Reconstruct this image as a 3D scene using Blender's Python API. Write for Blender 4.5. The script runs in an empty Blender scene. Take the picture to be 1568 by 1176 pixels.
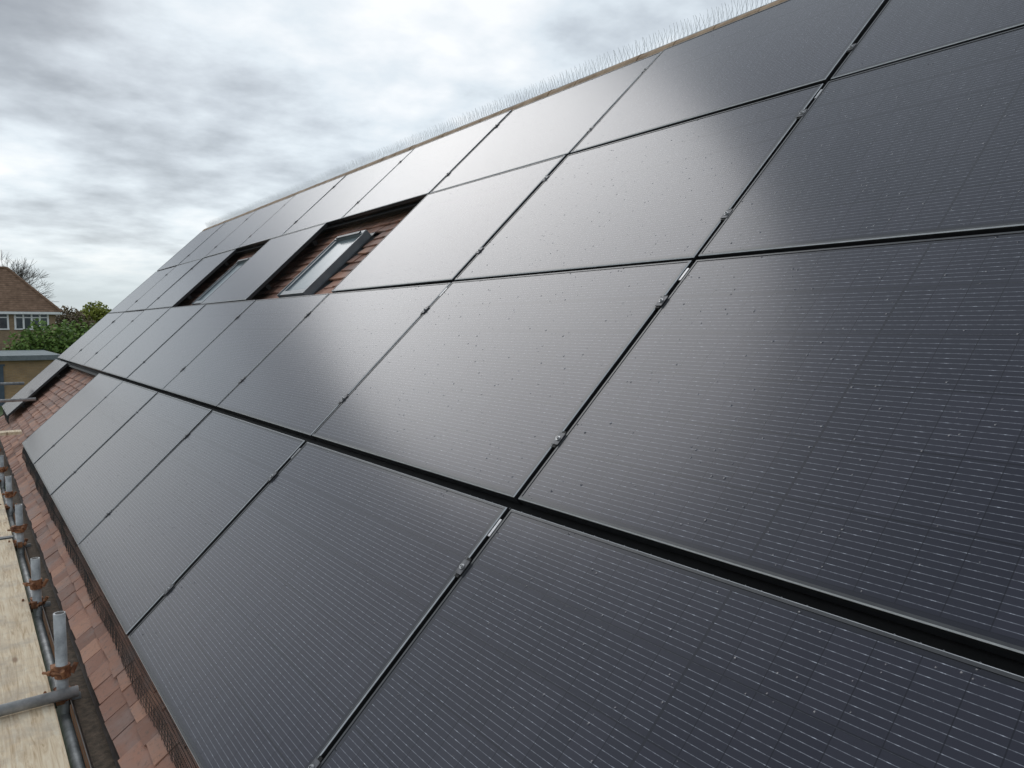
import bpy, math, random
from mathutils import Matrix, Vector
random.seed(7)
scene=bpy.context.scene
TH=0.7614; c_,s_=math.cos(TH),math.sin(TH)
GZ=-2.9
PW,PH=1.6921,1.154
def Rf(a,s,n): return Vector((s*c_-n*s_, a, s*s_+n*c_))
# roof local frame: x=-a, y=s, z=n
RM=Matrix(((0,c_,-s_,0),(-1,0,0,0),(0,s_,c_,0),(0,0,0,1)))

# ---------------- materials ----------------
def newmat(name):
    m=bpy.data.materials.new(name); m.use_nodes=True
    nt=m.node_tree; b=nt.nodes['Principled BSDF']
    return m,nt,b
def N(nt,t,**k):
    n=nt.nodes.new(t)
    for a,v in k.items(): setattr(n,a,v)
    return n
def math_(nt,op,a,b=None,c=None,clamp=False):
    n=nt.nodes.new('ShaderNodeMath'); n.operation=op; n.use_clamp=clamp
    for i,v in enumerate((a,b,c)):
        if v is None: continue
        if isinstance(v,(int,float)): n.inputs[i].default_value=v
        else: nt.links.new(v,n.inputs[i])
    return n.outputs[0]
def mixc(nt,f,a,b,mode='MIX'):
    n=nt.nodes.new('ShaderNodeMix'); n.data_type='RGBA'; n.blend_type=mode
    for idx,v in ((0,f),(6,a),(7,b)):
        if isinstance(v,(int,float)): n.inputs[idx].default_value=v
        elif isinstance(v,tuple): n.inputs[idx].default_value=(v+(1,))[:4]
        else: nt.links.new(v,n.inputs[idx])
    return n.outputs[2]
def ramp(nt,f,stops,interp='LINEAR'):
    n=nt.nodes.new('ShaderNodeValToRGB'); cr=n.color_ramp; cr.interpolation=interp
    while len(cr.elements)<len(stops): cr.elements.new(.5)
    for e,(p,c) in zip(cr.elements,stops):
        e.position=p; e.color=(c+(1,))[:4] if isinstance(c,tuple) else (c,c,c,1)
    nt.links.new(f,n.inputs[0]); return n.outputs[0]
def noise(nt,vec,scale,detail=4,rough=.5,dist=0):
    n=N(nt,'ShaderNodeTexNoise'); n.inputs['Scale'].default_value=scale; n.inputs['Detail'].default_value=detail
    n.inputs['Roughness'].default_value=rough; n.inputs['Distortion'].default_value=dist
    if vec is not None: nt.links.new(vec,n.inputs['Vector'])
    return n.outputs['Fac']
def simple(name,c1,c2,scale=6,rough=.7,bump=.0,metal=0,detail=4,stretch=None,spec=.5,lo=.35,hi=.65):
    m,nt,b=newmat(name)
    tc=N(nt,'ShaderNodeTexCoord'); v=tc.outputs['Object']
    if stretch:
        mp=N(nt,'ShaderNodeMapping'); mp.inputs['Scale'].default_value=stretch; nt.links.new(v,mp.inputs[0]); v=mp.outputs[0]
    f=noise(nt,v,scale,detail,.6)
    col=ramp(nt,f,[(lo,c1),(hi,c2)])
    nt.links.new(col,b.inputs['Base Color']); b.inputs['Roughness'].default_value=rough; b.inputs['Metallic'].default_value=metal
    b.inputs['Specular IOR Level'].default_value=spec
    if bump:
        bp=N(nt,'ShaderNodeBump'); bp.inputs['Strength'].default_value=bump; bp.inputs['Distance'].default_value=.01
        nt.links.new(noise(nt,v,scale*3,4,.6),bp.inputs['Height']); nt.links.new(bp.outputs[0],b.inputs['Normal'])
    return m

# solar glass
def glass_mat():
    m,nt,b=newmat('panel_glass')
    tc=N(nt,'ShaderNodeTexCoord'); sp=N(nt,'ShaderNodeSeparateXYZ'); nt.links.new(tc.outputs['Object'],sp.inputs[0])
    x,y=sp.outputs[0],sp.outputs[1]
    W,H=PW-.022,PH-.022
    pit=.0163
    wire=math_(nt,'LESS_THAN',math_(nt,'PINGPONG',y,pit/2),.00064)
    mp=N(nt,'ShaderNodeMapping'); mp.inputs['Scale'].default_value=(48,61.3,1); nt.links.new(tc.outputs['Object'],mp.inputs[0])
    gl=noise(nt,mp.outputs[0],1,3,.65)
    glint=ramp(nt,gl,[(.40,.14),(.57,.38),(.68,1.0)])
    wire=math_(nt,'MULTIPLY',wire,glint)
    cw=(W-.05)/20; ch=(H-.04)/6
    gx=math_(nt,'LESS_THAN',math_(nt,'PINGPONG',math_(nt,'SUBTRACT',x,.025),cw/2),.0012)
    gy=math_(nt,'LESS_THAN',math_(nt,'PINGPONG',math_(nt,'SUBTRACT',y,.02),ch/2),.0022)
    mid=math_(nt,'LESS_THAN',math_(nt,'ABSOLUTE',math_(nt,'SUBTRACT',x,W/2)),.0035)
    bx=math_(nt,'GREATER_THAN',math_(nt,'ABSOLUTE',math_(nt,'SUBTRACT',x,W/2)),W/2-.024)
    by=math_(nt,'GREATER_THAN',math_(nt,'ABSOLUTE',math_(nt,'SUBTRACT',y,H/2)),H/2-.02)
    gap=math_(nt,'MAXIMUM',gx,gy); edge=math_(nt,'MAXIMUM',mid,math_(nt,'MAXIMUM',bx,by))
    oi=N(nt,'ShaderNodeObjectInfo')
    cb=N(nt,'ShaderNodeCombineXYZ')
    nt.links.new(math_(nt,'FLOOR',math_(nt,'DIVIDE',math_(nt,'SUBTRACT',x,.025),cw)),cb.inputs[0])
    nt.links.new(math_(nt,'FLOOR',math_(nt,'DIVIDE',math_(nt,'SUBTRACT',y,.02),ch)),cb.inputs[1])
    nt.links.new(math_(nt,'MULTIPLY',oi.outputs['Random'],50),cb.inputs[2])
    wn=N(nt,'ShaderNodeTexWhiteNoise'); nt.links.new(cb.outputs[0],wn.inputs[0])
    base=mixc(nt,oi.outputs['Random'],(.024,.026,.038),(.032,.030,.043))
    base=mixc(nt,math_(nt,'MULTIPLY',wn.outputs['Value'],.60),base,(.038,.038,.053))
    c=mixc(nt,wire,base,(.62,.65,.73))
    c=mixc(nt,math_(nt,'MULTIPLY',gap,.8),c,(.012,.013,.019))
    c=mixc(nt,edge,c,(.022,.023,.031))
    nt.links.new(c,b.inputs['Base Color'])
    b.inputs['IOR'].default_value=1.5; b.inputs['Specular Tint'].default_value=(.97,.96,1,1)
    # rain drops
    vo=N(nt,'ShaderNodeTexVoronoi'); vo.inputs['Scale'].default_value=52; nt.links.new(tc.outputs['Object'],vo.inputs['Vector'])
    sc=N(nt,'ShaderNodeSeparateColor'); nt.links.new(vo.outputs['Color'],sc.inputs[0])
    rad=math_(nt,'MULTIPLY',math_(nt,'POWER',sc.outputs[0],4.5),.25)
    d=math_(nt,'MAXIMUM',math_(nt,'SUBTRACT',rad,vo.outputs['Distance']),0)
    drop=math_(nt,'GREATER_THAN',d,.001)
    rg=math_(nt,'SUBTRACT',.22,math_(nt,'MULTIPLY',drop,.15)); nt.links.new(rg,b.inputs['Roughness'])
    bp=N(nt,'ShaderNodeBump'); bp.inputs['Strength'].default_value=.9; bp.inputs['Distance'].default_value=.009
    nt.links.new(d,bp.inputs['Height']); nt.links.new(bp.outputs[0],b.inputs['Normal'])
    return m
M_glass=glass_mat()
M_frame=simple('black_anodised_frame',(.018,.018,.02),(.026,.026,.028),20,.38)
M_ftop=simple('frame_top',(.045,.046,.05),(.07,.071,.075),15,.33)
M_lip_glint=simple('frame_edge_glint',(.50,.51,.53),(.64,.65,.67),20,.4,metal=.1)  # edge highlight painted as pale grey; the frame itself is black anodised
M_black=simple('black_metal',(.006,.006,.006),(.010,.010,.010),20,.6,spec=.3)
M_alu=simple('aluminium',(.42,.42,.43),(.56,.56,.57),30,.4,metal=.7)
M_clamp=simple('dark_clamp',(.07,.07,.075),(.15,.15,.16),60,.45,metal=.4)
M_galv=simple('galvanised_steel',(.27,.28,.285),(.52,.53,.53),14,.5,metal=.25,bump=.2)
M_rust=simple('rusty_steel',(.15,.06,.03),(.42,.20,.10),25,.75,metal=.1,bump=.4)
M_meshw=simple('black_wire',(.012,.012,.012),(.02,.02,.02),10,.6)

def tile_mat():
    m,nt,b=newmat('clay_tile')
    tc=N(nt,'ShaderNodeTexCoord'); at=N(nt,'ShaderNodeAttribute'); at.attribute_name='tcol'
    n1=noise(nt,tc.outputs['Object'],5,5,.65)
    c=ramp(nt,at.outputs['Fac'],[(0,(.27,.145,.105)),(.5,(.40,.205,.145)),(1,(.50,.27,.185))])
    c=mixc(nt,ramp(nt,n1,[(.45,0.),(.68,.75)]),c,(.32,.245,.22))
    n2=noise(nt,tc.outputs['Object'],42,5,.7)
    c=mixc(nt,ramp(nt,n2,[(.54,0.),(.70,.65)]),c,(.15,.12,.10))
    nt.links.new(c,b.inputs['Base Color']); b.inputs['Roughness'].default_value=.8
    bp=N(nt,'ShaderNodeBump'); bp.inputs['Strength'].default_value=.6; bp.inputs['Distance'].default_value=.005
    nt.links.new(n2,bp.inputs['Height']); nt.links.new(bp.outputs[0],b.inputs['Normal'])
    return m
M_tile=tile_mat()
M_ridge=simple('ridge_clay',(.26,.17,.10),(.45,.32,.21),9,.8,bump=.3)
M_gutter=simple('gutter_plastic',(.045,.035,.03),(.10,.075,.062),12,.55,bump=.3)
M_debris=simple('gutter_silt',(.06,.045,.03),(.14,.10,.07),30,.9,bump=.6)
M_fascia=simple('fascia_board',(.03,.025,.022),(.06,.05,.042),5,.6)

def wood_mat():
    m,nt,b=newmat('scaffold_timber')
    tc=N(nt,'ShaderNodeTexCoord'); at=N(nt,'ShaderNodeAttribute'); at.attribute_name='tcol'
    mp=N(nt,'ShaderNodeMapping'); mp.inputs['Scale'].default_value=(22,1.3,22); nt.links.new(tc.outputs['Object'],mp.inputs[0])
    g=noise(nt,mp.outputs[0],2.2,5,.65,1.6)
    c=ramp(nt,g,[(.34,(.46,.31,.17)),(.46,(.72,.56,.37)),(.60,(.85,.72,.53)),(.75,(.88,.80,.65))])
    n2=noise(nt,tc.outputs['Object'],3.2,7,.72)
    c=mixc(nt,ramp(nt,n2,[(.48,0.),(.68,.75)]),c,(.42,.35,.28))
    mk=N(nt,'ShaderNodeMapping'); mk.inputs['Scale'].default_value=(9,3.0,0); nt.links.new(tc.outputs['Object'],mk.inputs[0])
    vo=N(nt,'ShaderNodeTexVoronoi'); vo.inputs['Scale'].default_value=1; nt.links.new(mk.outputs[0],vo.inputs['Vector'])
    c=mixc(nt,ramp(nt,vo.outputs['Distance'],[(.06,.85),(.15,0.)]),c,(.20,.10,.05))
    c=mixc(nt,math_(nt,'MULTIPLY',at.outputs['Fac'],.35),c,(.62,.50,.36))
    nt.links.new(c,b.inputs['Base Color']); b.inputs['Roughness'].default_value=.8
    bp=N(nt,'ShaderNodeBump'); bp.inputs['Strength'].default_value=.3; bp.inputs['Distance'].default_value=.004
    nt.links.new(g,bp.inputs['Height']); nt.links.new(bp.outputs[0],b.inputs['Normal'])
    return m
M_wood=wood_mat()
def brick_mat(name,c1,c2,mortar,axis='YZ'):
    m,nt,b=newmat(name)
    tc=N(nt,'ShaderNodeTexCoord'); sp=N(nt,'ShaderNodeSeparateXYZ'); nt.links.new(tc.outputs['Object'],sp.inputs[0])
    cb=N(nt,'ShaderNodeCombineXYZ'); nt.links.new(math_(nt,'ADD',sp.outputs[0],sp.outputs[1]),cb.inputs[0]); nt.links.new(sp.outputs[2],cb.inputs[1])
    br=N(nt,'ShaderNodeTexBrick'); nt.links.new(cb.outputs[0],br.inputs['Vector'])
    br.inputs['Scale'].default_value=1; br.inputs['Brick Width'].default_value=.225; br.inputs['Row Height'].default_value=.075; br.inputs['Mortar Size'].default_value=.008
    br.inputs['Color1'].default_value=c1+(1,); br.inputs['Color2'].default_value=c2+(1,); br.inputs['Mortar'].default_value=mortar+(1,)
    c=mixc(nt,ramp(nt,noise(nt,tc.outputs['Object'],1.2,5),[(.4,0.),(.8,.5)]),br.outputs[0],(.12,.09,.07))
    nt.links.new(c,b.inputs['Base Color']); b.inputs['Roughness'].default_value=.85
    return m
M_brick=brick_mat('red_brick',(.45,.19,.09),(.34,.14,.07),(.3,.26,.22))
M_ybrick=brick_mat('stock_brick',(.38,.26,.15),(.28,.18,.10),(.32,.28,.22))
M_ybrick2=brick_mat('buff_brick',(.44,.28,.14),(.36,.22,.10),(.3,.25,.18))
M_white=simple('white_paint',(.78,.78,.78),(.84,.84,.84),5,.5)
M_pane=simple('window_pane',(.04,.05,.06),(.08,.09,.10),3,.08)
M_felt=simple('roof_felt',(.16,.19,.20),(.25,.29,.30),3,.8)
M_door=simple('painted_door',(.05,.075,.10),(.075,.10,.13),3,.5)
M_grass=simple('grass',(.045,.075,.02),(.085,.12,.035),.4,.9,bump=.4)
M_bark=simple('bark',(.06,.05,.04),(.12,.10,.085),8,.9)
M_frameg=simple('grey_window_frame',(.13,.15,.165),(.18,.20,.215),8,.35)
M_skyglass=simple('skylight_glass',(.20,.25,.27),(.26,.31,.33),1.5,.18,spec=.3)
M_lead=simple('lead_flashing',(.05,.055,.06),(.09,.10,.11),8,.45)
def leaf_mat(name,c1,c2,c3):
    m,nt,b=newmat(name)
    tc=N(nt,'ShaderNodeTexCoord'); at=N(nt,'ShaderNodeAttribute'); at.attribute_name='tcol'
    f=math_(nt,'ADD',math_(nt,'MULTIPLY',noise(nt,tc.outputs['Object'],.8,3),.6),math_(nt,'MULTIPLY',at.outputs['Fac'],.4))
    nt.links.new(ramp(nt,f,[(.25,c1),(.5,c2),(.75,c3)]),b.inputs['Base Color']); b.inputs['Roughness'].default_value=.7
    return m
def far_roof_mat():
    m,nt,b=newmat('old_clay_roof')
    tc=N(nt,'ShaderNodeTexCoord'); sp=N(nt,'ShaderNodeSeparateXYZ'); nt.links.new(tc.outputs['Object'],sp.inputs[0])
    row=math_(nt,'LESS_THAN',math_(nt,'FRACT',math_(nt,'MULTIPLY',sp.outputs[2],6)),.25)
    f=noise(nt,tc.outputs['Object'],3,6,.7)
    c=ramp(nt,f,[(.3,(.12,.070,.04)),(.5,(.20,.120,.075)),(.7,(.30,.19,.125))])
    c=mixc(nt,math_(nt,'MULTIPLY',row,.5),c,(.05,.035,.025))
    nt.links.new(c,b.inputs['Base Color']); b.inputs['Roughness'].default_value=.9
    return m
M_farroof=far_roof_mat()

# ---------------- builder ----------------
class MB:
    def __init__(s): s.v=[];s.f=[];s.m=[];s.t=[]
    def add(s,vs,fs,mi=0,t=None):
        o=len(s.v); s.v+= [tuple(v) for v in vs]
        t=random.random() if t is None else t
        for f in fs: s.f.append(tuple(o+i for i in f)); s.m.append(mi); s.t.append(t)
    def box(s,lo,hi,mi=0,M=None,t=None):
        x0,y0,z0=lo;x1,y1,z1=hi
        vs=[Vector(p) for p in ((x0,y0,z0),(x1,y0,z0),(x1,y1,z0),(x0,y1,z0),(x0,y0,z1),(x1,y0,z1),(x1,y1,z1),(x0,y1,z1))]
        if M: vs=[M@v for v in vs]
        s.add(vs,[(3,2,1,0),(4,5,6,7),(0,1,5,4),(1,2,6,5),(2,3,7,6),(3,0,4,7)],mi,t)
    def tube(s,p,q,r,n=10,mi=0,r2=None,cap=True,hollow=False):
        p=Vector(p);q=Vector(q);d=(q-p).normalized(); r2=r if r2 is None else r2
        a=d.orthogonal().normalized(); b=d.cross(a)
        vs=[]
        for P,R in ((p,r),(q,r2)):
            for i in range(n):
                an=2*math.pi*i/n; vs.append(P+a*R*math.cos(an)+b*R*math.sin(an))
        fs=[(i,(i+1)%n,n+(i+1)%n,n+i) for i in range(n)]
        if cap: fs+=[tuple(range(n-1,-1,-1)),tuple(range(n,2*n))]
        s.add(vs,fs,mi)
    def obj(s,name,mats,parent=None,M=None,smooth=False,attr=False):
        me=bpy.data.meshes.new(name); me.from_pydata(s.v,[],s.f)
        for mt in mats: me.materials.append(mt)
        me.polygons.foreach_set('material_index',s.m)
        if smooth: me.polygons.foreach_set('use_smooth',[True]*len(s.f))
        if attr:
            a=me.attributes.new('tcol','FLOAT','FACE'); a.data.foreach_set('value',s.t)
        me.update()
        o=bpy.data.objects.new(name,me); scene.collection.objects.link(o)
        if M is not None: o.matrix_world=M
        if parent: o.parent=parent
        return o
def empty(name):
    e=bpy.data.objects.new(name,None); scene.collection.objects.link(e); e.empty_display_size=.2; return e

# ---------------- solar panels ----------------
GAP=.022
def panel_mesh(W,H):
    mb=MB()
    def loop(ins,z): return [(ins,ins,z),(W-ins,ins,z),(W-ins,H-ins,z),(ins,H-ins,z)]
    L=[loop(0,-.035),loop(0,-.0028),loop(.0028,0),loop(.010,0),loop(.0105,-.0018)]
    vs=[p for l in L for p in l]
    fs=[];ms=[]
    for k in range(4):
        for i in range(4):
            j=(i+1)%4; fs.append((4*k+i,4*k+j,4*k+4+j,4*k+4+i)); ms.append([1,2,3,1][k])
    fs.append((16,17,18,19)); ms.append(0)
    mb.v=vs; mb.f=fs; mb.m=ms; mb.t=[0]*len(fs)
    mb.add([(.01,.01,-.030),(W-.01,.01,-.030),(W-.01,H-.01,-.030),(.01,H-.01,-.030)],[(3,2,1,0)],1)
    me=bpy.data.meshes.new('solar_panel'); me.from_pydata(mb.v,[],mb.f)
    for mt in (M_glass,M_frame,M_lip_glint,M_ftop): me.materials.append(mt)
    me.polygons.foreach_set('material_index',mb.m); me.update()
    return me
pm=panel_mesh(PW-GAP,PH-GAP)
def panel(i0,s0):
    o=bpy.data.objects.new('solar_panel',pm); scene.collection.objects.link(o)
    a1=(i0+1)*PW-GAP/2
    o.matrix_world=RM@Matrix.Translation((-a1,s0+GAP/2,random.uniform(-.0015,.0015)))@Matrix.Rotation(random.uniform(-.004,.004),4,'X')@Matrix.Rotation(random.uniform(-.003,.003),4,'Y')
    return o
rows=[-.010,PH+.006,2*PH,3*PH]
cols0=[-3,-2,-1,0,1,2,3,4,7]; cols1=list(range(-3,8)); cols2=[-3,-2,-1,0,1,3.19,5.0,6.0,7.0]; cols3=cols1
for s0,cs in zip(rows,(cols0,cols1,cols2,cols3)):
    for i in cs: panel(i,s0)
Y0,Y1=-3*PW,8*PW

# rails
mb=MB()
def rail(a0,a1,s): mb.box((-a1,s-.02,-.085),(-a0,s+.02,-.037),0)
for s0,segs in zip(rows,([(Y0,5*PW),(7*PW,Y1)],[(Y0,Y1)],[(Y0,2*PW),(3.19*PW,4.19*PW),(5*PW,Y1)],[(Y0,Y1)])):
    for a0,a1 in segs:
        rail(a0-.0,a1+.0,s0+.22*PH); rail(a0-.0,a1+.0,s0+.79*PH)
for k,w_ in ((1,.045),(2,.018),(3,.018)):
    mb.box((-Y1,k*PH-w_,-.07),(-Y0,k*PH+w_,-.055),0)
mb.obj('mounting_rail',[M_black],None,RM)
mb=MB()
for k in (1,):
    a=Y0
    while a<.2*PW:
        if random.random()<.7: mb.tube((-a,k*PH+.0,-.056),(-a,k*PH+.0,-.0535),.002,8,0)
        a+=.05+random.uniform(-.012,.012)
mb.obj('rail_hole_dot',[M_alu],None,RM)  # pale discs added in place of the holes along the gap strip

# clamps
mb=MB()
def clamp(a,s):
    x=-a
    mb.box((x-.015,s-.024,.0005),(x+.015,s+.024,.0034),0,t=0)
    mb.box((x-.009,s-.034,-.03),(x+.009,s+.034,.0005),1,t=0)
    mb.tube((x,s,.0034),(x,s,.0062),.0088,14,2)
    mb.tube((x,s,.0062),(x,s,.0106),.0058,6,2)
    mb.tube((x,s,.0106),(x,s,.0110),.0034,6,1)
for r,(s0,cs) in enumerate(zip(rows,([-2,-1,0,1,2,3,4],list(range(-2,8)),[-2,-1,0,1,6,7],list(range(-2,8))))):
    for i in cs:
        for fr in (.22,.79): clamp(i*PW,s0+fr*PH)
        mb.box((-i*PW-.005,s0+PH-.12,-.014),(-i*PW+.005,s0+PH-.055,-.006),2)
mb.obj('panel_clamp',[M_clamp,M_black,M_alu],None,RM)

# ---------------- building ----------------
bld=empty('bungalow')
EAVE=-.28; SR=4.70; RN=-.13
TY0,TY1=-5.6,8*PW+.14
SKY=((4.22,4.83),(7.36,7.90))
def hole(a,s):
    for (a0,a1) in SKY:
        if a0<a<a1 and 2.42<s<3.25: return True
    return False
mb=MB(); tw=.168; g=.105
k=0; s=EAVE
while s<SR-.02:
    a=TY0+(tw/2 if k%2 else 0)-tw/2
    while a<TY1-.01:
        aa0=max(a,TY0)+.0018; aa1=min(a+tw,TY1)-.0018
        if aa1-aa0>.02 and not hole((aa0+aa1)/2,s+g/2):
            j=random.uniform(-.005,.005); n0=RN+random.uniform(-.003,.005); s1=s+g+.012; sl=s+j; tl=random.uniform(-.003,.003); rk=random.uniform(-.003,.003)
            x0,x1=-aa1,-aa0
            vs=[(x0,sl+rk,n0+tl),(x1,sl-rk,n0-tl),(x1,s1,n0-.018),(x0,s1,n0-.018),(x0,sl+rk,n0-.015),(x1,sl-rk,n0-.015),(x1,s1,n0-.03),(x0,s1,n0-.03)]
            mb.add(vs,[(0,1,2,3),(4,5,1,0),(5,6,2,1),(7,4,0,3)],0)
        a+=tw
    s+=g;k+=1
mb.obj('roof_tiles',[M_tile],bld,RM,attr=True)
mb=MB()
mb.box((-TY1+.03,EAVE+.03,-.20),(-TY0-.03,SR,-.17),0)
mb.obj('roof_deck',[M_fascia],bld,RM)
ridge=Rf(0,SR,RN); rx,rz=ridge.x,ridge.z; eav=Rf(0,EAVE,RN); ex,ez=eav.x,eav.z
bx=2*rx-ex
mb=MB()
mb.add([(rx,TY0,rz),(bx,TY0,ez),(bx,TY1,ez),(rx,TY1,rz)],[(3,2,1,0)],0)
mb.obj('rear_roof_slope',[M_farroof],bld)
mb=MB()
wx0,wx1=ex+.16,bx-.2; wy0,wy1=TY0+.1,TY1-.12
zt=ez-.12
vs=[(wx0,wy0,GZ),(wx1,wy0,GZ),(wx1,wy1,GZ),(wx0,wy1,GZ),(wx0,wy0,zt),(wx1,wy0,zt),(wx1,wy1,zt),(wx0,wy1,zt),(rx,wy0,rz-.25),(rx,wy1,rz-.25)]
mb.add(vs,[(0,3,7,4)[::-1],(1,2,6,5),(0,1,5,8,4),(2,3,7,9,6)],0)
mb.obj('walls',[M_brick],bld)
mb=MB()
mb.box((ex+.035,TY0,ez-.20),(ex+.055,TY1,ez-.03),0)
mb.box((ex+.055,TY0,ez-.20),(wx0+.02,TY1,ez-.185),0)
mb.obj('fascia',[M_fascia],bld)
mb=MB(); mb.box((-TY1-.02,EAVE,-.19),(-TY1+.004,SR,-.125),0); mb.obj('verge_board',[M_fascia],bld,RM)
mb=MB(); R=.052; gx,gz=ex-.035,ez-.045; n=10
prof=[(gx-R*math.cos(math.pi*i/n),gz-R*math.sin(math.pi*i/n)) for i in range(n+1)]
prof2=[(gx-(R-.004)*math.cos(math.pi*i/n),gz-(R-.004)*math.sin(math.pi*i/n)) for i in range(n,-1,-1)]
pf=prof+prof2; L=len(pf)
vs=[(p[0],TY0,p[1]) for p in pf]+[(p[0],TY1,p[1]) for p in pf]
mb.add(vs,[(i,(i+1)%L,L+(i+1)%L,L+i) for i in range(L)],0)
a=TY0+.4
while a<TY1:
    p3=[(gx-(R+.004)*math.cos(math.pi*i/n),gz-(R+.004)*math.sin(math.pi*i/n)) for i in range(n+1)]
    L3=len(p3); vs=[(p[0],a,p[1]) for p in p3]+[(p[0],a+.03,p[1]) for p in p3]
    mb.add(vs,[(i,i+1,L3+i+1,L3+i) for i in range(L3-1)],0); a+=.9
mb.add([(gx-.035,TY0,gz-.03),(gx+.035,TY0,gz-.03),(gx+.035,TY1,gz-.03),(gx-.035,TY1,gz-.03)],[(0,1,2,3)],1)
mb.obj('gutter',[M_gutter,M_debris],bld,smooth=False)
# ridge caps
mb=MB(); a=TY0; n=10; R=.115
while a<TY1:
    a1=min(a+.33,TY1+.02); rr=R+random.uniform(-.002,.003)
    c0=Rf(0,SR,RN); cx,cz=c0.x,c0.z+.018
    vs=[]
    for (aa,q) in ((a+.001,rr),(a1-.001,rr-.003)):
        for i in range(n+1):
            an=math.pi*i/n; vs.append((cx-q*math.cos(an),aa,cz+q*math.sin(an)*.92))
    mb.add(vs,[(i,i+1,n+2+i,n+1+i)[::-1] for i in range(n)]+[tuple(range(n+1)),tuple(range(2*n+1,n,-1))],0); a+=.33
RTOP=cz+R*.92
mb.obj('ridge_tiles',[M_ridge],bld)
mb=MB(); a=TY0
mb.box((cx-.02,TY0,RTOP-.004),(cx+.02,TY1,RTOP+.004),0)
while a<TY1:
    for dx,dy in ((-.05,0),(.05,.01),(-.018,.02),(.018,.03)):
        b=Vector((cx+dx*.2,a+dy,RTOP)); t=Vector((cx+dx*1.2,a+dy+random.uniform(-.02,.02),RTOP+.10+random.uniform(-.008,.006)))
        mb.tube(b,t,.0009,3,0,cap=False)
    a+=.036
M_spike=simple('clear_spike_plastic',(.55,.57,.59),(.65,.67,.69),5,.3)
mb.obj('bird_spikes',[M_spike],bld)

# skylights
def skylight(a0,a1,b0,b1):
    e=empty('roof_window')
    m=MB(); x0,x1=-a1,-a0; zt=-.062; w=.05
    m.box((x0,b0,-.16),(x1,b0+w,zt),0); m.box((x0,b1-w,-.16),(x1,b1,zt+.012),0)
    m.box((x0,b0+w,-.16),(x0+w,b1-w,zt-.001),0); m.box((x1-w,b0+w,-.16),(x1,b1-w,zt-.001),0)
    m.box((x0-.012,b0-.01,-.125),(x0+.0,b1,zt+.008),0); m.box((x1,b0-.01,-.125),(x1+.012,b1,zt+.008),0)
    m.box((x0+.06,b1-.05,zt+.012),(x1-.06,b1-.02,zt+.024),1)
    m.obj('frame',[M_frameg,M_lead],e,RM)
    m=MB(); m.box((x0+w,b0+w,zt-.03),(x1-w,b1-w,zt-.016),0); m.obj('glass',[M_skyglass],e,RM)
    m=MB(); m.box((x0-.03,b0-.06,-.123),(x1+.03,b0,-.112),0)
    m.box((x0-.03,b0,-.123),(x0-.012,b1+.04,-.115),0); m.box((x1+.012,b0,-.123),(x1+.03,b1+.04,-.115),0); m.box((x0-.012,b1,-.123),(x1+.012,b1+.04,-.115),0)
    m.obj('flashing',[M_lead],e,RM)
for a0,a1 in SKY: skylight(a0,a1,2.42,3.22)

# wire mesh skirts
mb=MB()
def skirt(p0,p1,q0,q1,step=.016,rowsn=7,r=.0009,bulge=.012,wob=.003):
    p0,p1,q0,q1=[Vector((-v[0],v[1],v[2])) for v in (p0,p1,q0,q1)]
    Ln=(p1-p0).length; n=int(Ln/step)
    def pt(u,v):
        t=p0.lerp(p1,u); b=q0.lerp(q1,u); z=t.lerp(b,v); z.z+=bulge*math.sin(math.pi*v)+wob*math.sin(u*Ln*9); z.y+=wob*2*v*math.sin(u*Ln*5.3+1); return z
    for i in range(n+1):
        u=i/n; ps=[pt(u,v/2) for v in range(3)]
        if random.random()<.5: ps[2]=ps[2]+Vector((0,-.006,0))
        for k in range(2): mb.tube(ps[k],ps[k+1],r,3,0,cap=False)
    m=int(Ln/.25)+1
    for j in range(rowsn+1):
        for k in range(m): mb.tube(pt(k/m,j/rowsn),pt((k+1)/m,j/rowsn),r,3,0,cap=False)
T=-.037; Bn=-.122
skirt((Y0,.005,T),(5*PW,.005,T),(Y0,-.115,Bn),(5*PW,-.115,Bn),step=.014,rowsn=8,r=.0010)
skirt((7*PW,.01,T),(Y1,.01,T),(7*PW,-.085,Bn),(Y1,-.085,Bn))
def opening(a0,a1,b0,b1):
    skirt((a0,b1,T),(a1,b1,T),(a0+.01,b1-.05,Bn),(a1-.01,b1-.05,Bn),wob=.001,step=.025,rowsn=4,bulge=.003,r=.0007)
    skirt((a1,b1,T),(a1,b0,T),(a1-.01,b1-.05,Bn),(a1-.01,b0,Bn),wob=.001,step=.025,rowsn=4,bulge=.003,r=.0007)
    skirt((a0,b1,T),(a0,b0,T),(a0+.01,b1-.05,Bn),(a0+.01,b0,Bn),wob=.001,step=.025,rowsn=4,bulge=.003,r=.0007)
opening(2*PW,3.19*PW,2*PH,3*PH); opening(4.19*PW,5*PW,2*PH,3*PH); opening(5*PW,7*PW,0,PH)
mb.obj('bird_proofing_mesh',[M_meshw],None,RM)

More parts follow.
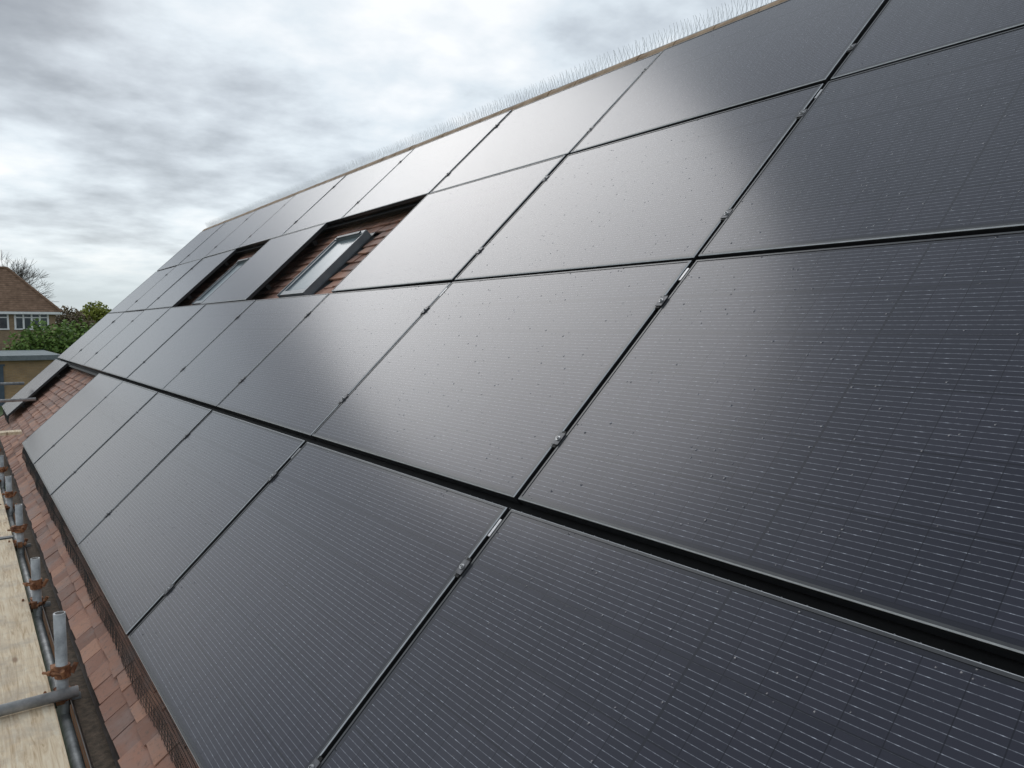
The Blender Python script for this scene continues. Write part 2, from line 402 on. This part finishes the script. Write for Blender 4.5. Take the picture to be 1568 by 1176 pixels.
# ---------------- scaffolding ----------------
sc=empty('scaffolding')
ZB=-.30; XE=-.262
BST=(-6.6,-5.1,-7.4)
mb=MB()
for k in range(6):
    x1=XE-k*.232; y=BST[k%3]
    while y<15:
        y2=y+3.9; zz=ZB+random.uniform(-.008,.006)
        mb.box((x1-.222,y+.004,zz-.038),(x1+random.uniform(-.004,.004),y2-.004,zz),0)
        y=y2
o=mb.obj('boards',[M_wood],sc,attr=True)
bv=o.modifiers.new('b','BEVEL'); bv.width=.003; bv.segments=2
mb=MB()
for k in range(6):
    y=BST[k%3]; x1=XE-k*.232
    while y<15:
        for e in (y+.003,y+3.9-.028):
            mb.box((x1-.226,e,ZB-.047),(x1+.0045,e+.025,ZB+.008),0)
        y+=3.9
mb.obj('board_end_bands',[M_lead],sc)
mb=MB(); cp=MB()
PX=-.222
def coupler(p,ax,rot=0):
    p=Vector(p); ax=Vector(ax).normalized()
    o1=ax.orthogonal().normalized(); o1.rotate(Matrix.Rotation(rot,3,ax)); o2=ax.cross(o1)
    cp.tube(p-ax*.028,p-ax*.010,.033,12,0); cp.tube(p+ax*.010,p+ax*.028,.033,12,0); cp.tube(p-ax*.011,p+ax*.011,.030,12,0)
    for o in (o1,-o1):
        cp.tube(p+o*.032-o2*.035,p+o*.032+o2*.07,.0065,8,0)
        cp.tube(p+o*.032+o2*.030,p+o*.032+o2*.044,.0125,6,0)
        cp.tube(p+o*.022-o2*.028-ax*.02,p+o*.046-o2*.034+ax*.02,.010,8,0)
    cp.box((-.016,-.026,-.02),(.016,.026,.02),0,Matrix.Translation(p+o2*.036))
ys=[1.97,3.39,4.93,6.4,7.9,9.4,10.9,12.4,13.9,-1.2,-2.9]
for i,y in enumerate(ys):
    top=-.03+random.uniform(-.05,.05) if i else .066
    mb.tube((PX,y,GZ),(PX+random.uniform(-.004,.004),y,top),.0242,16,0)
    mb.tube((PX,y,top-.0005),(PX,y,top+.0005),.019,16,1)
    mb.tube((-1.75,y-.05,GZ),(-1.75,y-.05,1.0),.0242,12,0)
    mb.tube((-1.9,y+.055,-.365),(-.15,y+.055,-.365),.0242,14,0)
    coupler((PX,y,-.20),(0,0,1),random.uniform(-.5,.5)); coupler((PX,y+.02,-.32),(0,0,1),random.uniform(0,3)); coupler((-.29,y+.055,-.365),(1,0,0))
mb.tube((-1.9,1.85,-.272),(-.172,1.88,-.272),.0242,16,0)
mb.tube((PX,-5,-.415),(PX,14.5,-.415),.0242,12,0)
mb.tube((-1.75,-5,.65),(-1.75,14.5,.65),.0242,12,0)
mb.tube((-1.75,-5,.15),(-1.75,14.5,.15),.0242,12,0)
mb.tube((-1.9,11.2,.27),(.35,11.3,.27),.0242,12,0); mb.tube((-1.9,12.9,.42),(.3,12.8,.42),.0242,12,0)
o=mb.obj('tubes',[M_galv,M_black],sc)
for p in o.data.polygons: p.use_smooth=len(p.vertices)==4
cp.obj('couplers',[M_rust],sc)
mb=MB(); mb.box((-1.5,9.45,-.02),(.06,9.67,.018),0); mb.obj('cross_plank',[M_wood],sc,attr=True)

# ---------------- background ----------------
gm=MB(); gm.add([(-4000,-4000,GZ),(4000,-4000,GZ),(4000,4000,GZ),(-4000,4000,GZ)],[(0,1,2,3)],0); gm.obj('ground',[M_grass])
def hip_house(x0,x1,y0,y1,ze,zr,rx0,rx1,wins):
    e=empty('brick_house')
    m=MB(); m.box((x0,y0,GZ),(x1,y1,ze-.05),0); m.obj('walls',[M_ybrick],e)
    o=.4; ym=(y0+y1)/2
    m=MB(); v=[(x0-o,y0-o,ze-.1),(x1+o,y0-o,ze-.1),(x1+o,y1+o,ze-.1),(x0-o,y1+o,ze-.1),(rx0,ym,zr),(rx1,ym,zr)]
    m.add(v,[(0,1,5,4),(1,2,5),(2,3,4,5),(3,0,4),(3,2,1,0)],0)
    for p,q in ((1,5),(2,5),(0,4),(3,4),(4,5)): m.tube(v[p],v[q],.12,8,0)
    m.obj('roof',[M_farroof],e)
    m=MB(); m.box((x0-o-.02,y0-o-.03,ze-.28),(x1+o+.02,y0-o,ze-.1),0); m.box((x1+o,y0-o,ze-.28),(x1+o+.03,y1+o,ze-.1),0); m.obj('fascia',[M_white],e)
    m=MB(); g_=MB()
    for (a,b,z0,z1,n) in wins:
        g_.box((a,y0-.05,z0),(b,y0-.02,z1),0)
        m.box((a-.08,y0-.12,z1),(b+.08,y0-.001,z1+.1),0); m.box((a-.08,y0-.12,z0-.1),(b+.08,y0-.001,z0),0)
        for k in range(n+1):
            x=a+(b-a)*k/n; m.box((x-.06,y0-.1,z0),(x+.06,y0-.001,z1),0)
        m.box((a,y0-.09,z0+(z1-z0)*.68),(b,y0-.055,z0+(z1-z0)*.68+.08),0)
    m.obj('window_frames',[M_white],e); g_.obj('window_panes',[M_pane],e)
    m=MB(); m.box((rx0-.2,ym-.5,zr-.8),(rx0+.6,ym+.5,zr+1.1),0); m.obj('chimney',[M_ybrick],e)
    return e
hip_house(-6,5.5,65.6,72.5,2.6,5.95,-2.5,2.7,[(2.9,5.0,1.25,2.4,4),(.7,2.45,1.25,2.4,3),(-3,-1,1.25,2.4,3),(2.9,5.0,-1.7,-.4,4)])
e=empty('garage')
m=MB(); m.box((-7,47,GZ),(3.75,58,-.42),0); m.obj('walls',[M_ybrick2],e)
m=MB(); m.box((-7.2,46.7,-.42),(4.0,58.3,-.2),0); m.obj('flat_roof',[M_felt],e)
m=MB(); m.box((-7.21,46.66,-.46),(4.04,46.7,-.19),0); m.box((4.0,46.7,-.46),(4.04,58.3,-.19),0); m.obj('fascia',[M_frameg],e)
m=MB()
for k in range(3): m.box((-1.2+k*.85,46.93,GZ),(-.39+k*.85,46.97,-.75),0)
m.box((-1.3,46.9,-.75),(1.38,46.98,-.65),0)
m.obj('door',[M_door],e)

def foliage(name,blobs,n,size,mat,trunk=None):
    m=MB(); tot=sum(b[1][0]*b[1][2] for b in blobs)
    for c,r in blobs:
        k=int(n*r[0]*r[2]/tot)
        for _ in range(k):
            d=Vector((random.gauss(0,1),random.gauss(0,1),random.gauss(0,1))).normalized()*(random.uniform(.35,1.06))
            p=Vector((c[0]+d.x*r[0],c[1]+d.y*r[1],c[2]+d.z*r[2]))
            q=Matrix.Rotation(random.uniform(0,6.28),3,Vector((random.gauss(0,1),random.gauss(0,1),random.gauss(0,1))).normalized())
            s_z=size*random.uniform(.5,1.3)
            m.add([p+q@Vector(v)*s_z for v in ((-.5,-.3,0),(.5,-.3,0),(.6,.35,.1),(-.4,.4,.1))],[(0,1,2,3)],0)
    if trunk:
        for (p,q,r1,r2) in trunk: m.tube(p,q,r1,8,1,r2)
    return m.obj(name,[mat,M_bark],attr=True)
M_l1=leaf_mat('hedge_leaves',(.06,.12,.025),(.14,.23,.045),(.22,.32,.07))
M_l2=leaf_mat('yellow_leaves',(.14,.17,.03),(.27,.30,.05),(.38,.40,.09))
M_l3=leaf_mat('budding_leaves',(.12,.085,.05),(.20,.15,.09),(.26,.21,.13))
M_l4=leaf_mat('dark_leaves',(.05,.07,.04),(.08,.11,.05),(.12,.15,.07))
bl=[]
for k in range(16):
    x=2.7+k*.42; bl.append(((x,60+random.uniform(-1,1),-1.0+random.uniform(-.2,.2)),(1.0,1.2,2.45+random.uniform(-.2,.4)-(.5 if k<3 else 0)-(.35 if k>11 else 0))))
foliage('hedge',bl,16000,.2,M_l1,[((x,60,GZ),(x,60,0),.12,.05) for x in (3,5,7,8.5)])
foliage('tree',[((13.6,106,2.6),(1.8,1.8,1.9)),((12.0,106,1.8),(1.4,1.4,1.6)),((14.8,106.5,1.9),(1.4,1.5,1.8))],5000,.28,M_l2,[((13.4,106,GZ),(13.4,106,2),.25,.1),((13.4,106,1),(12,106,2.4),.1,.03),((13.4,106,1),(14.8,106,2.4),.1,.03)])
foliage('tree',[((9.6,100,2.0),(1.9,1.7,1.9)),((11.0,100,1.5),(1.6,1.5,1.7))],2600,.24,M_l3,[((10,100,GZ),(10,100,2),.25,.08),((10,100,.8),(11,100,2),.1,.03),((10,100,.8),(9,100,2.8),.1,.03)])
bl=[]
for k in range(90):
    an=math.radians(-75+k*1.9+random.uniform(-.6,.6)); rr=random.uniform(150,330); h_=random.uniform(4.5,7.5)
    bl.append(((math.sin(an)*rr,math.cos(an)*rr,GZ+h_*.45),(random.uniform(5,9),5,h_*.6)))
foliage('distant_trees',bl,26000,1.1,M_l4)
mb=MB()
rt=random.Random(21)
def branch(p,d,l,r,dep):
    q=p+d*l; mb.tube(p,q,r,5 if dep>1 else 3,0,r*.68,cap=False)
    if dep==0: return
    for k in range(3 if dep>1 else 4):
        nd=(d+Vector((rt.gauss(0,.5),rt.gauss(0,.45),rt.gauss(.08,.2)))).normalized()
        branch(p.lerp(q,rt.uniform(.7,1)),nd,l*rt.uniform(.66,.84),max(r*.6,.012),dep-1)
branch(Vector((2.2,88,GZ)),Vector((0,0,1)),3.9,.2,6)
mb.obj('bare_tree',[M_bark])

# ---------------- world ----------------
w=bpy.data.worlds.new("World"); scene.world=w; w.use_nodes=True; nt=w.node_tree
bg=nt.nodes['Background']
SUN_AZ,SUN_EL=math.radians(5),math.radians(39)
sky=N(nt,'ShaderNodeTexSky'); sky.sky_type='NISHITA'; sky.sun_disc=False; sky.sun_elevation=SUN_EL; sky.sun_rotation=SUN_AZ
tc=N(nt,'ShaderNodeTexCoord'); D=tc.outputs['Generated']
sp=N(nt,'ShaderNodeSeparateXYZ'); nt.links.new(D,sp.inputs[0]); z=math_(nt,'MAXIMUM',sp.outputs[2],0)
zz=math_(nt,'ADD',z,.17)
cb=N(nt,'ShaderNodeCombineXYZ'); nt.links.new(math_(nt,'DIVIDE',sp.outputs[0],zz),cb.inputs[0]); nt.links.new(math_(nt,'DIVIDE',sp.outputs[1],zz),cb.inputs[1]); cb.inputs[2].default_value=3.3
big=noise(nt,cb.outputs[0],1.15,4,.5,.3)
fine=noise(nt,cb.outputs[0],4.2,5,.55)
f=math_(nt,'ADD',math_(nt,'MULTIPLY',big,.66),math_(nt,'MULTIPLY',fine,.34))
def lobe(az,el,sharp):
    az,el=math.radians(az),math.radians(el)
    v=N(nt,'ShaderNodeVectorMath',operation='DOT_PRODUCT'); nt.links.new(D,v.inputs[0])
    v.inputs[1].default_value=(math.sin(az)*math.cos(el),math.cos(az)*math.cos(el),math.sin(el))
    return math_(nt,'POWER',math_(nt,'MAXIMUM',v.outputs['Value'],0),sharp)
f=math_(nt,'ADD',f,.050)
f=math_(nt,'ADD',f,math_(nt,'MULTIPLY',lobe(5,38,22),.12))
f=math_(nt,'ADD',f,math_(nt,'MULTIPLY',lobe(38,17,14),.08))
f=math_(nt,'SUBTRACT',f,math_(nt,'MULTIPLY',lobe(6,21,60),.14))
f=math_(nt,'ADD',f,math_(nt,'MULTIPLY',lobe(-12,10,28),.19))
f=math_(nt,'SUBTRACT',f,math_(nt,'MULTIPLY',lobe(-60,80,3),.07))
col=ramp(nt,f,[(.36,(.22,.25,.285)),(.46,(.38,.42,.46)),(.54,(.56,.615,.665)),(.61,(.73,.80,.85)),(.72,(.96,.98,.99))])
hz=ramp(nt,z,[(0.0,1.),(.035,.8),(.085,0.)])
col=mixc(nt,hz,col,(.47,.58,.66))
sc10=N(nt,'ShaderNodeVectorMath',operation='SCALE'); nt.links.new(col,sc10.inputs[0]); sc10.inputs['Scale'].default_value=10.8
fin=mixc(nt,.88,sky.outputs[0],sc10.outputs[0])
nt.links.new(fin,bg.inputs['Color']); bg.inputs['Strength'].default_value=.1
w.cycles.sampling_method='MANUAL'; w.cycles.sample_map_resolution=512

sl=bpy.data.lights.new('sun','SUN'); sl.energy=.6; sl.angle=math.radians(33); sl.color=(1,.98,.96)
so=bpy.data.objects.new('sun',sl); scene.collection.objects.link(so)
dv=Vector((math.sin(SUN_AZ)*math.cos(SUN_EL),math.cos(SUN_AZ)*math.cos(SUN_EL),math.sin(SUN_EL)))
so.rotation_euler=dv.to_track_quat('Z','Y').to_euler()

# ---------------- camera ----------------
cd=bpy.data.cameras.new('camera'); co=bpy.data.objects.new('camera',cd); scene.collection.objects.link(co); scene.camera=co
ps,ph=.6352,-.0756
r=Vector((math.cos(ps),-math.sin(ps),0)); fw=Vector((math.sin(ps)*math.cos(ph),math.cos(ps)*math.cos(ph),math.sin(ph))); u=r.cross(fw)
M=Matrix((( r.x,u.x,-fw.x,-.5278),(r.y,u.y,-fw.y,-1.8485),(r.z,u.z,-fw.z,1.3374),(0,0,0,1)))
co.matrix_world=M; cd.sensor_width=36; cd.lens=1146.15/1568*36; cd.clip_start=.02; cd.clip_end=9000
scene.view_settings.view_transform='Standard'; scene.view_settings.look='None'; scene.view_settings.exposure=0
